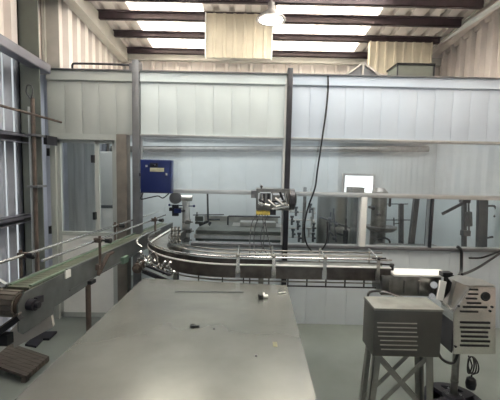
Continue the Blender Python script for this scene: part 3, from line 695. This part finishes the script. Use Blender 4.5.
# guide rails + brackets
zr = 1.105
mb = MB(LM); mb.cyl((-.16, -.5, zr), (-.16, LE - .1, zr + .01), .009); obj('guide_rail', mb, M_ss_b, t, 'bright steel guide rail on the far side')
mb = MB(LM); mb.cyl((.005, .03, zr - .01), (.005, LE - .3, zr), .009); obj('guide_rail', mb, M_ss_b, t, 'bright steel guide rail on the near side')
for xx, yy, s in ((-.16, .1, 1), (.005, .62, 1), (-.16, 1.3, 1), (.005, 1.75, 1)):
    o_ = .03 if xx > -.1 else -.03
    mb = MB(LM); mb.cyl((xx + o_, yy, ZB - .06), (xx + o_, yy, zr + .03), .010).box(xx + min(0, o_) - .012, xx + max(0, o_) + .012, yy - .014, yy + .014, zr - .02, zr + .014).box(xx + min(0, o_) - .006, xx + max(0, o_) + .008, yy - .02, yy + .02, ZB - .09, ZB - .05)
    br = obj('rail_bracket', mb, M_brown, t, 'brown rail bracket')
    mb = MB(LM); mb.cyl((xx + o_, yy, zr - .003), (xx + o_ + .05, yy, zr - .003), .007).cyl((xx + o_ + .045, yy, zr - .003), (xx + o_ + .085, yy, zr - .003), .016, 12, .021).ball((xx + o_ + .085, yy, zr - .003), .021, (.6, 1, 1)); obj('knob', mb, M_black, br, 'black knob')

# ================================================================== CURVED CHAIN CONVEYOR
ZC = .92; YC = 2.72; R = .75; CX, CY = -.135, YC + .75; XE = 1.09
path = []
NP = 14
ys = 4.18
for i in range(NP + 1):
    y = ys + (CY - ys) * i / NP; x = CX - R + .03 * (1 - i / NP); path.append(((x, y), (-1, 0)))
for i in range(1, 21):
    a = PI + (PI / 2) * i / 20; path.append(((CX + R * math.cos(a), CY + R * math.sin(a)), (math.cos(a), math.sin(a))))
for i in range(1, 26):
    path.append(((CX + (XE - CX) * i / 25, YC), (0, -1)))
HW = .085
def rect(o0, o1, z0, z1): return [(o0, z0), (o1, z0), (o1, z1), (o0, z1)]
t = thing('chain_conveyor', (0, YC, 0), 'curved steel chain conveyor bending out of the glazed room and running right', 'conveyor')
# chain slats
import bisect
cum = [0]
for (p, _), (q, _) in zip(path, path[1:]): cum.append(cum[-1] + math.hypot(q[0] - p[0], q[1] - p[1]))
def along(s_):
    i = min(max(bisect.bisect_right(cum, s_) - 1, 0), len(path) - 2); f = (s_ - cum[i]) / (cum[i + 1] - cum[i])
    p, n = path[i]; q, m = path[i + 1]
    nn = Vector((n[0] * (1 - f) + m[0] * f, n[1] * (1 - f) + m[1] * f)).normalized()
    return Vector((p[0] * (1 - f) + q[0] * f, p[1] * (1 - f) + q[1] * f)), nn
mb = MB(); s_ = 0.0; pitch = .038
while s_ < cum[-1] - pitch:
    p, n = along(s_); q, m = along(s_ + pitch * .95)
    A = [(p + n * HW * .92), (q + m * HW * .92), (q - m * HW * .92), (p - n * HW * .92)]
    mb.prism([(a.x, a.y, ZC - .008) for a in A], (0, 0, .008)); s_ += pitch
obj('chain', mb, M_chain, t, 'pale steel slat chain')
M_strip = mat('guide_strip_dark', (.07, .06, .055), .4, .4, .3, 14)
M_sidec = mat('conveyor_side_brown', (.165, .148, .135), .33, .75, .16, 16)
mb = MB(); mb.sweep(path, rect(HW, HW + .006, ZC - .09, ZC + .004)); mb.sweep(path, rect(HW, HW + .02, ZC + .0045, ZC + .010)); sp = obj('side_plate', mb, M_sidec, t, 'brownish steel outer side plate')
mb = MB(); mb.sweep(path, rect(HW - .012, HW + .016, ZC + .0105, ZC + .017)); obj('wear_strip', mb, M_white, t, 'pale outer edge strip')
mb = MB(); mb.sweep(path, rect(-HW - .006, -HW, ZC - .075, ZC + .006)); obj('side_plate', mb, M_ss_d, t)
mb = MB(); mb.sweep(path, rect(-HW + .006, HW - .006, ZC - .060, ZC - .045)); obj('return_chain', mb, M_ss_d, t)
def railpath(off, z, i0, i1, r, m, lab=None):
    mb = MB(); mb.tube([(p[0] + n[0] * off, p[1] + n[1] * off, z) for p, n in path[i0:i1]], r, 8, 1); return obj('guide_rail', mb, m, t, lab)
mb = MB(); mb.sweep(path[9:42], rect(HW + .004, HW + .010, ZC + .022, ZC + .058)); obj('guide_strip', mb, M_strip, t, 'dark outer guide strip')
railpath(HW + .012, ZC + .075, 8, 60, .007, M_ss_b, 'bright outer guide rail')
railpath(-HW - .01, ZC + .055, 14, 60, .007, M_ss, 'inner guide rail')
railpath(-HW - .01, ZC + .085, 14, 60, .006, M_ss_d)
def lowrod(off, z, i0, i1, m=M_ss_d):
    mb = MB(); mb.tube([(p[0] + n[0] * off, p[1] + n[1] * off, z) for p, n in path[i0:i1]], .006, 8, 1); obj('return_rod', mb, m, t)
lowrod(HW - .01, ZC - .115, 22, 60); lowrod(HW - .01, ZC - .150, 36, 58, M_dark); lowrod(-HW + .01, ZC - .12, 22, 60)
for i in (24, 27, 30, 33, 36, 37, 40, 43, 46, 49, 52, 55, 58):
    p, n = path[i]; x, y = p[0] + n[0] * (HW - .01), p[1] + n[1] * (HW - .01); mb = MB(); mb.box(x - .005, x + .005, y - .005, y + .005, ZC - .155, ZC - .07); obj('hanger', mb, M_dark, t, 'short dark hanger')
for px in (238, 273.5, 324, 377):
    x = X_(px, 268, YC - HW); y = YC - HW - .006
    mb = MB(); mb.box(x - .018, x + .018, y - .014, y, ZC - .085, ZC - .01).box(x - .013, x + .013, y - .022, y - .012, ZC - .05, ZC + .09).cyl((x, y - .02, ZC + .075), (x, YC - HW - .02, ZC + .075), .012)
    mb.cyl((x, y - .02, ZC + .085), (x, YC + HW + .03, ZC + .115), .006).cyl((x, YC + HW + .012, ZC + .115), (x, YC + HW + .012, ZC - .02), .007)
    br = obj('rail_bracket', mb, M_ss_b, t, 'steel rail bracket')
    mb = MB(); mb.ball((x - .002, y - .03, ZC + .09), .014); obj('knob', mb, M_black if px > 350 else M_ss_d, br)
mb = MB(); s2 = at(389, 270, YC - .06); mb.cyl(at(377, 264, YC - .08), at(394, 265, YC - .08), .007).cyl(s2 + Vector((.02, 0, -.0)), s2 + Vector((.02, 0, .05)), .016).cyl(at(372, 258.5, YC + .05), at(386, 258.5, YC + .05), .008); obj('clamp_arm', mb, M_black, t, 'black clamp arm')
# legs behind the table, and motor under the bend
for x, y in ((-.62, 2.93), (.1, 2.72), (-.88, 4.0)):
    mb = MB(); mb.box(x - .02, x + .02, y - .02, y + .02, 0, ZC - .075).box(x - .05, x + .05, y - .05, y + .05, 0, .012); obj('leg', mb, M_ss_d, t)
g = at(139, 258, 2.98); mb = MB(); mb.cyl((-.95, g.y - .06, ZC - .12), (-.95, g.y + .1, ZC - .12), .042, 18).cyl((-.95, g.y - .08, ZC - .12), (-.95, g.y - .06, ZC - .12), .026).box(-.97, -.90, g.y - .02, g.y + .06, ZC - .12, ZC - .07)
obj('gear_motor', mb, M_brown, t, 'brownish gear motor under the bend')
mb = MB()
for k in range(16):
    u = at(141 + (k % 8) * 4.4 + random.uniform(-1, 1), 257 + (k % 8) * 1.6 + (k // 8) * 7 + random.uniform(-2, 2), 2.84 - (k % 8) * .025); mb.cyl(u, u + Vector((random.uniform(-.03, .03), -.02, .04)), .009, 8).ball(u, .013)
mb.tube([at(147, 262, 2.8), at(152, 252, 2.78), at(157, 256, 2.78), at(158, 268, 2.78)], .009)
obj('fittings', mb, M_ss_b, t, 'small steel fittings under the bend')
mb = MB(); mb.bar(at(143, 271, 2.75), at(168, 281.5, 2.62), .02, .03).bar(at(168, 282.5, 2.62), at(195, 283, 2.62), .02, .03).bar(at(147, 266, 2.76), at(170, 275, 2.62), .02, .015); obj('support_bar', mb, M_dark, t, 'dark support bars under the bend')
mb = MB(); mb.tube([at(142, 247, 2.98), at(137, 243, 3.0), at(139, 238, 3.05), at(147, 233, 3.2)], .009); obj('bend_guide', mb, M_ss_b, t, 'bright curved guide')
mb = MB()
for k in range(9):
    u = at(172 + (k % 3) * 3.5, 232 + (k // 3) * 5.5, 3.25 - .05 * (k % 2)); u.z = max(u.z, ZC + .03)
    mb.cyl(u, u + Vector((0, .0, .05)), .012, 8).ball(u + Vector((.01, -.015, .02)), .016)
mb.box(X_(170, 245, 3.2), X_(183, 245, 3.2), 3.17, 3.3, ZC - .07, ZC + .02)
obj('rail_clamps', mb, M_ss_d, t, 'cluster of small clamps inside the bend')
# drive head on the right end
u0, u1 = X_(381, 285, YC - .1), X_(440, 285, YC - .1)
mb = MB(); ZP = Z_(420, 277, YC - .13); mb.box(u0, u1, YC - .115, YC + .1, ZP - .155, ZP - .002, .008)
for k in range(4): mb.cyl((u0 + .06 + k * .11, YC - .122, ZP - .135), (u0 + .06 + k * .11, YC - .122, ZP - .03), .008)
obj('drive_housing', mb, M_ss_d, t, 'dark steel drive housing')
a, b = at(394, 273.5, YC - .12), at(449, 277, YC - .12)
mb = MB(); mb.prism([(a.x, YC - .13, ZP), (a.x, YC + .05, ZP), (b.x + .02, YC + .05, ZP), (b.x + .03, YC - .02, ZP), (b.x - .05, YC - .13, ZP)], (0, 0, .014)); obj('transfer_plate', mb, M_white, t, 'white transfer plate on the end')
mb = MB(); mb.tube([at(377, 291, YC - .16), at(385, 292, YC - .17), at(397, 296, YC - .18), at(408, 299.5, YC - .2)], .009); obj('drip_pipe', mb, M_ss_b, t, 'pale sloping pipe')
mb = MB(); mb.bar(at(449, 274.5, YC - .16), at(447, 300, YC - .19), .05, .045, (1, 0, 0)).bar(at(437, 292, YC - .18), at(448, 304, YC - .19), .03, .05, (1, 0, 0)).box(*bx(443, 453, 273, 277, YC - .19, YC - .13)); obj('end_bracket', mb, M_black, t, 'black end bracket')
mb = MB(); mb.bar(at(443, 281, YC - .205), at(439.5, 300, YC - .22), .045, .02, (0, 1, 0)); obj('tensioner', mb, M_white, t, 'white slotted tensioner plate')
mb = MB(); mb.cyl(at(432, 296, YC - .14), at(432, 296, YC - .23), .02).cyl(at(446, 299, YC - .21), at(446, 299, YC - .235), .013).cyl(at(434, 285, YC - .12), at(434, 285, YC - .20), .025); obj('bolt', mb, M_ss_b, t, 'bright bolts')

# ================================================================== TABLE
tz = .85; tx0, tx1, ty0, ty1 = -.845, .21, .45, 2.52
t = thing('steel_table', ((tx0 + tx1) / 2, 1.5, 0), 'large bare stainless work table in the foreground', 'table')
fl, fr, nl, nr = atz(143, 278, tz), atz(287, 285, tz), atz(13, 400, tz), atz(317, 400, tz)
nl = nl + (nl - fl) * .5; nr = nr + (nr - fr) * .5
mb = MB(); mb.prism([fl, fr, nr, nl], (0, 0, -.035)); bmesh.ops.bevel(mb.bm, geom=mb.bm.edges[:], offset=.004, segments=2, affect='EDGES'); obj('tabletop', mb, M_table, t)
_u, _v = atz(175, 292, tz), atz(243, 292.5, tz); mb = MB(); mb.bar(_u + Vector((0, 0, .0016)), _v + Vector((0, 0, .0016)), .010, .003); obj('seam', mb, M_in, t, 'thin seam line near the far edge')
cc = (fl + fr + nl + nr) / 4
for P_ in (fl, fr, nl, nr):
    P_ = P_.lerp(cc, .10); x, y = P_.x, P_.y
    if 1: obj('leg', B(x - .02, x + .02, y - .02, y + .02, 0, tz - .036, bev=.003), M_ss_d, t)
for U, V in ((fl, fr), (nl, nr)):
    U, V = U.lerp(cc, .10), V.lerp(cc, .10); mb = MB(); mb.bar((U.x, U.y, .22), (V.x, V.y, .22), .02, .03); obj('stretcher', mb, M_ss_d, t)
# little things on the table
p = atz(194, 327.5, tz)
t2 = thing('cable_clip', p, 'small black clip lying near the middle of the table', 'clip')
mb = MB(); mb.box(p.x - .018, p.x + .008, p.y - .008, p.y + .010, tz, tz + .012, .002).cyl((p.x - .02, p.y + .012, tz + .006), (p.x - .005, p.y + .016, tz + .007), .006); obj('clip_body', mb, M_black, t2)
mb = MB(); mb.bar((p.x + .006, p.y, tz + .006), (p.x + .026, p.y + .01, tz + .004), .008, .007); obj('tail', mb, M_black, t2)
p = atz(262, 299, tz)
t2 = thing('pipe_fitting', p, 'small white and black fitting near the far end of the table', 'fitting')
mb = MB(); mb.cyl((p.x - .022, p.y, tz + .015), (p.x + .004, p.y + .01, tz + .015), .015); obj('nut', mb, M_black, t2, 'black nut')
mb = MB(); mb.cyl((p.x + .004, p.y + .01, tz + .012), (p.x + .036, p.y + .022, tz + .012), .011).cyl((p.x + .012, p.y + .012, tz + .012), (p.x + .012, p.y + .03, tz + .03), .007); obj('spout', mb, M_white, t2, 'white spout')
p = atz(283, 294, tz); mb = MB(); mb.cyl((p.x - .03, p.y, tz + .005), (p.x + .02, p.y + .02, tz + .005), .005); tag(obj('plastic_tube', mb, M_white), 'short white plastic tube at the far right corner of the table', 'tube')
p = atz(275, 344.5, tz); mb = MB(); mb.box(p.x - .010, p.x + .010, p.y - .022, p.y + .022, tz + .0002, tz + .0015); tag(obj('paper_label', mb, mat('old_paper', (.17, .16, .085), .6, 0, .1, 30)), 'small yellowish paper sticker on right side of the table', 'label')
for px, py in ((214, 329), (256, 356)):
    p = atz(px, py, tz); mb = MB(); mb.lathe([(.005, 0), (.006, .004), (.003, .005)], (p.x, p.y, tz), 10); tag(obj('screw', mb, M_dark), 'tiny dark screw lying on the table ' + ('beside the black clip' if px < 230 else 'left of the yellowish sticker'), 'screw', None)

# ================================================================== GUARD BOX STAND (right foreground)
fy = 2.07; by_ = 2.27
a, b = at(372.5, 356, fy), at(443, 310, fy)
t = thing('guard_box_stand', ((a.x + b.x) / 2, 2.17, 0), 'grey louvred guard box on crossed steel angle legs in right foreground', 'machine guard')
gx0, gx1, gz0, gz1 = a.x, b.x, a.z, b.z
obj('guard_box', B(gx0, gx1, fy, by_, gz0, gz1, bev=.004), M_guard, t)
obj('lid', B(gx0 - .003, gx1 + .003, fy - .003, by_ + .003, gz1 - .012, gz1 + .003, bev=.002), M_leg, t, 'paler folded lid')
for k, (p0_, p1_) in enumerate(((377, 417), (377, 417), (378, 417), (378, 418), (380, 417), (380, 418), (381, 417))):
    y_ = 323 + k * 4.4
    u, v_ = at(p0_, y_ + .25, fy), at(p1_, y_ - .1, fy); mb = MB()
    mb.prism([(u.x, fy + .001, u.z), (u.x, fy - .004, u.z + .001), (u.x, fy + .001, v_.z + .001)], (v_.x - u.x, 0, 0)); obj('louvre', mb, M_leg, t, 'pressed louvre')
def angle_leg(x, y, sx, sy, x2):
    mb = MB(); w_ = .042; th = .006
    for aa, bb in (((0, 0), (w_ * sx, th * sy)), ((0, 0), (th * sx, w_ * sy))):
        mb.prism([(x + aa[0], y + aa[1], gz0), (x + bb[0], y + aa[1], gz0), (x + bb[0], y + bb[1], gz0), (x + aa[0], y + bb[1], gz0)], (x2 - x, 0, -gz0))
    obj('leg', mb, M_leg, t)
angle_leg(gx0 + .02, fy + .02, 1, 1, gx0 - .015); angle_leg(gx1 - .03, fy + .02, -1, 1, gx1 + .01)
angle_leg(gx0 + .02, by_ - .015, 1, -1, gx0 - .015); angle_leg(gx1 - .03, by_ - .015, -1, -1, gx1 + .01)
for yy in (fy + .03, by_ - .03):
    for s, q in ((0, 1), (1, 0)):
        x0_, x1_ = (gx0 + .03, gx1 - .04); mb = MB(); mb.bar((x0_ if s == 0 else x1_, yy + .006 * s, gz0 - .01), (x1_ if s == 0 else x0_, yy + .006 * s, gz0 - .36), .006, .028, (0, 1, 0)) if False else mb.bar((x0_ if s == 0 else x1_, yy + .008 * s, gz0 - .005), (x1_ if s == 0 else x0_, yy + .008 * s, gz0 - .38), .028, .006, (0, 1, 0)); obj('cross_brace', mb, M_leg, t)
mb = MB(); mb.tube([at(370, 302, by_ + .014), at(368, 296, by_ + .014), at(370, 292, by_ + .04), at(376, 291, by_ + .12), at(380, 291, by_ + .2)], .008)
tag(obj('cable', mb, M_black), 'short black cable rising from the guard box to conveyor drive', 'cable')
cable([at(437, 350, by_ + .01), at(441, 358, 2.31), at(448, 362.5, 2.33), at(454, 362, 2.36), at(458, 353, 2.36)], .010, 'black cable sagging from the guard box to the motor cover')

# ================================================================== MOTOR COVER ON ROUND BASE
my = 2.33
q = lambda px, py: at(px, py, my)
t = thing('motor_stand', (q(463, 380).x, my + .1, 0), 'stainless motor cover with slots on a post and round black base', 'motor stand')
out = [q(453.5, 354.5), q(496, 354.5), q(496, 287.5), q(471, 287.5), q(453.5, 312)]
mb = MB(); mb.prism(out, (0, .16, 0)); bmesh.ops.bevel(mb.bm, geom=mb.bm.edges[:], offset=.004, segments=2, affect='EDGES'); obj('cover', mb, M_ss_b, t, 'bright brushed cover')
ty = my + .16
mb = MB(); pa, pb, pc = q(471, 287.5), q(496, 287.5), at(448, 276, ty - .05)
mb.prism([(pa.x, my + .01, pa.z + .004), (pb.x, my + .01, pb.z + .004), (pb.x, ty, pb.z + .004), (pc.x + .1, ty, pb.z + .03), (pc.x + .02, ty - .02, ZC - .01), (pc.x + .02, my + .08, ZC - .03)], (0, 0, .006)); obj('top_flap', mb, M_ss, t, 'pale sloping top flap')
pd, pe = at(430, 302, my + .1), q(453.5, 313)
mb = MB(); mb.prism([at(456, 281, my + .02), at(471, 288, my + .02), at(454, 311, my + .02), at(451, 306, my + .02)], (0, .04, 0)); obj('side_skirt', mb, M_ss, t, 'pale skirt under the flap')
_a, _b = q(453, 353), q(453, 314); obj('side_cover', B(_a.x - .012, _a.x - .004, my + .004, my + .155, _a.z, _b.z), M_dark, t, 'dark side cover')
for px0, px1, py in ((469, 478, 289.5), (468, 478, 294), (466, 477, 298.5), (467, 481, 303), (463, 487, 307), (460, 478, 311.5), (460, 490, 322.5), (460, 490, 327.5), (461, 488, 332), (461, 488, 336.5), (461, 490, 341), (460, 489, 345.5)):
    u, v_ = q(px0, py + .7), q(px1, py - .7); obj('vent_slot', B(u.x, v_.x, my - .004, my + .002, u.z, v_.z), M_black, t, 'dark vent slot')
c = q(485.5, 296.5); mb = MB(); mb.lathe([(.030, .002), (.032, -.004), (.024, -.006), (.020, -.003)], c, 22, 'Y'); obj('cable_gland', mb, M_black, t, 'round black gland')
for px, py in ((458.5, 306), (492, 307), (455.5, 346.5), (490, 311)):
    c = q(px, py); mb = MB(); mb.cyl(c + Vector((0, .002, 0)), c + Vector((0, -.005, 0)), .008); obj('screw', mb, M_dark, t)
c = q(462.5, 370); mb = MB(); mb.cyl((c.x, my + .08, .04), (c.x, my + .08, q(462, 354.5).z + .02), .024, 18).cyl((c.x, my + .08, .17), (c.x, my + .08, .185), .027, 18); obj('post', mb, M_ss_d, t)
mb = MB(); cb = Vector((c.x - .01, my + .06, 0)); prof = [(.14, 0), (.205, .0), (.21, .03), (.195, .055), (.15, .055), (.14, .03), (.14, .0)]
mb.lathe(prof, cb, 40); obj('base_ring', mb, M_rubber, t, 'round black rubber ring base')
mb = MB()
for an in (.35, .35 + PI / 2): dv = Vector((math.cos(an), math.sin(an), 0)) * .17; mb.bar(cb - dv + Vector((0, 0, .045)), cb + dv + Vector((0, 0, .045)), .06, .03)
mb.lathe([(.05, .04), (.075, .055), (.06, .075), (.03, .08)], cb + Vector((.01, .02, 0)), 20); obj('base_spider', mb, M_rubber, t, 'black cross arms of the base')
mb = MB()
for dx_, dy_ in ((-.045, 0), (.04, -.02), (0, .06)): mb.cyl(cb + Vector((.01 + dx_, .02 + dy_, .06)), cb + Vector((.01 + dx_, .02 + dy_, .083)), .010, 6)
objs('bolt', mb, M_ss_b, t, 'bright base bolt')
# coiled cable + plug hanging from the cover
pts = []
for k in range(40):
    a = k / 39 * 2 * PI * 3.2; pts.append(at(471.5 + (2.2 + k * .08) * math.cos(a) + (math.sin(a) + 1) * (k - 18) * .09, 365 + 8.5 * math.sin(a), my + .02 + .0015 * k))
pts = [at(468.5, 355.5, my + .05)] + pts + [at(471.5, 375, my + .05), at(471.5, 379, my + .05)]
t = thing('power_cord', at(471, 388, my + .05), 'coiled black power cord with plug hanging under the motor cover', 'cord')
mb = MB(); mb.tube(pts, .005, 6, 2); obj('coil', mb, M_black, t)
c = at(471, 382, my + .05); mb = MB(); mb.lathe([(.012, .04), (.03, .025), (.036, -.01), (.030, -.045), (.015, -.05)], c, 14); obj('plug', mb, M_black, t, 'black plug')

# ================================================================== LOWER LEFT CLUTTER
pts = [atz(11, 343, .07), atz(49, 356, .05), atz(26, 376, .06), atz(-12, 363, .08)]
A, B_, C_, D_ = pts
t = thing('slatted_step', (A + C_) / 2 - Vector((0, 0, .1)), 'dark brown slatted platform tilted on the floor at the left', 'platform')
mb = MB(); n = 7
for i in range(n):
    f0, f1 = i / n + .004, (i + 1) / n - .006
    mb.prism([A.lerp(D_, f0), B_.lerp(C_, f0), B_.lerp(C_, f1), A.lerp(D_, f1)], (0, 0, -.022))
obj('slats', mb, M_wood, t)
mb = MB()
mb.prism([B_ + Vector((0, 0, -.022)), C_ + Vector((0, 0, -.022)), C_ + Vector((-.02, .01, -.022)), B_ + Vector((-.02, .01, -.022))], (0, 0, -.02))
mb.prism([A + Vector((0, 0, -.022)), D_ + Vector((0, 0, -.022)), D_ + Vector((.02, 0, -.022)), A + Vector((.02, 0, -.022))], (0, 0, -.03))
objs('side_rail', mb, M_wood, t)
mb = MB()
for P_ in pts: c = P_.lerp((A + C_) / 2, .12); mb.box(c.x - .02, c.x + .02, c.y - .02, c.y + .02, 0, P_.z - .02)
obj('foot', mb, M_wood, t)
mb = MB(); z = .02
mb.prism([atz(33, 332, z), atz(57, 331, z), atz(49, 338.5, z), atz(43, 338.5, z), atz(36, 346, z), atz(25, 344, z), atz(32, 338, z), atz(27, 338, z)], (0, 0, -.02)); tag(obj('rubber_mat', mb, M_rubber), 'black L shaped rubber mat on the floor beneath the conveyor end', 'mat')
t = thing('rail_frame', (-1.35, 1.80, 0), 'black steel rail frame at the far left edge under the conveyor end', 'frame')
mb = MB(); p, q_ = at(-24, 350, 1.80), at(20, 317, 1.80); mb.bar(p, q_, .03, .03); obj('rail', mb, M_black, t)
mb = MB(); mb.bar(p + Vector((-.01, 0, .02)), q_ + Vector((0, 0, .02)), .03, .008); obj('rail_strip', mb, M_drum, t, 'brown strip on the rail')
for dy_ in (0, -.25): obj('leg', B(p.x - .02, p.x + .02, p.y - .02 + dy_, p.y + .02 + dy_, 0, p.z + .005), M_black, t)
obj('tie_bar', B(p.x - .018, p.x + .018, p.y - .231, p.y - .021, p.z - .06, p.z - .02), M_black, t)
obj('block', B(*bx(-14, 7, 336, 346, 1.79, 1.84)), M_black, t)
t = thing('handrail_bar', (-2.0, 2.4, 0), 'pale steel bar slanting down toward the conveyor end at the left edge', 'bar')
p, q_ = at(-12, 275, 2.35), at(19, 294, 2.35); mb = MB(); mb.bar(p, q_, .03, .03); obj('bar', mb, M_alu, t); mb = MB(); mb.bar(p + Vector((0, 0, -.05)), q_ + Vector((0, 0, -.05)), .03, .02); obj('lower_bar', mb, M_dark, t)
obj('leg', B(p.x - .015, p.x + .015, p.y - .015, p.y + .015, 0, p.z - .01), M_alu_d, t)
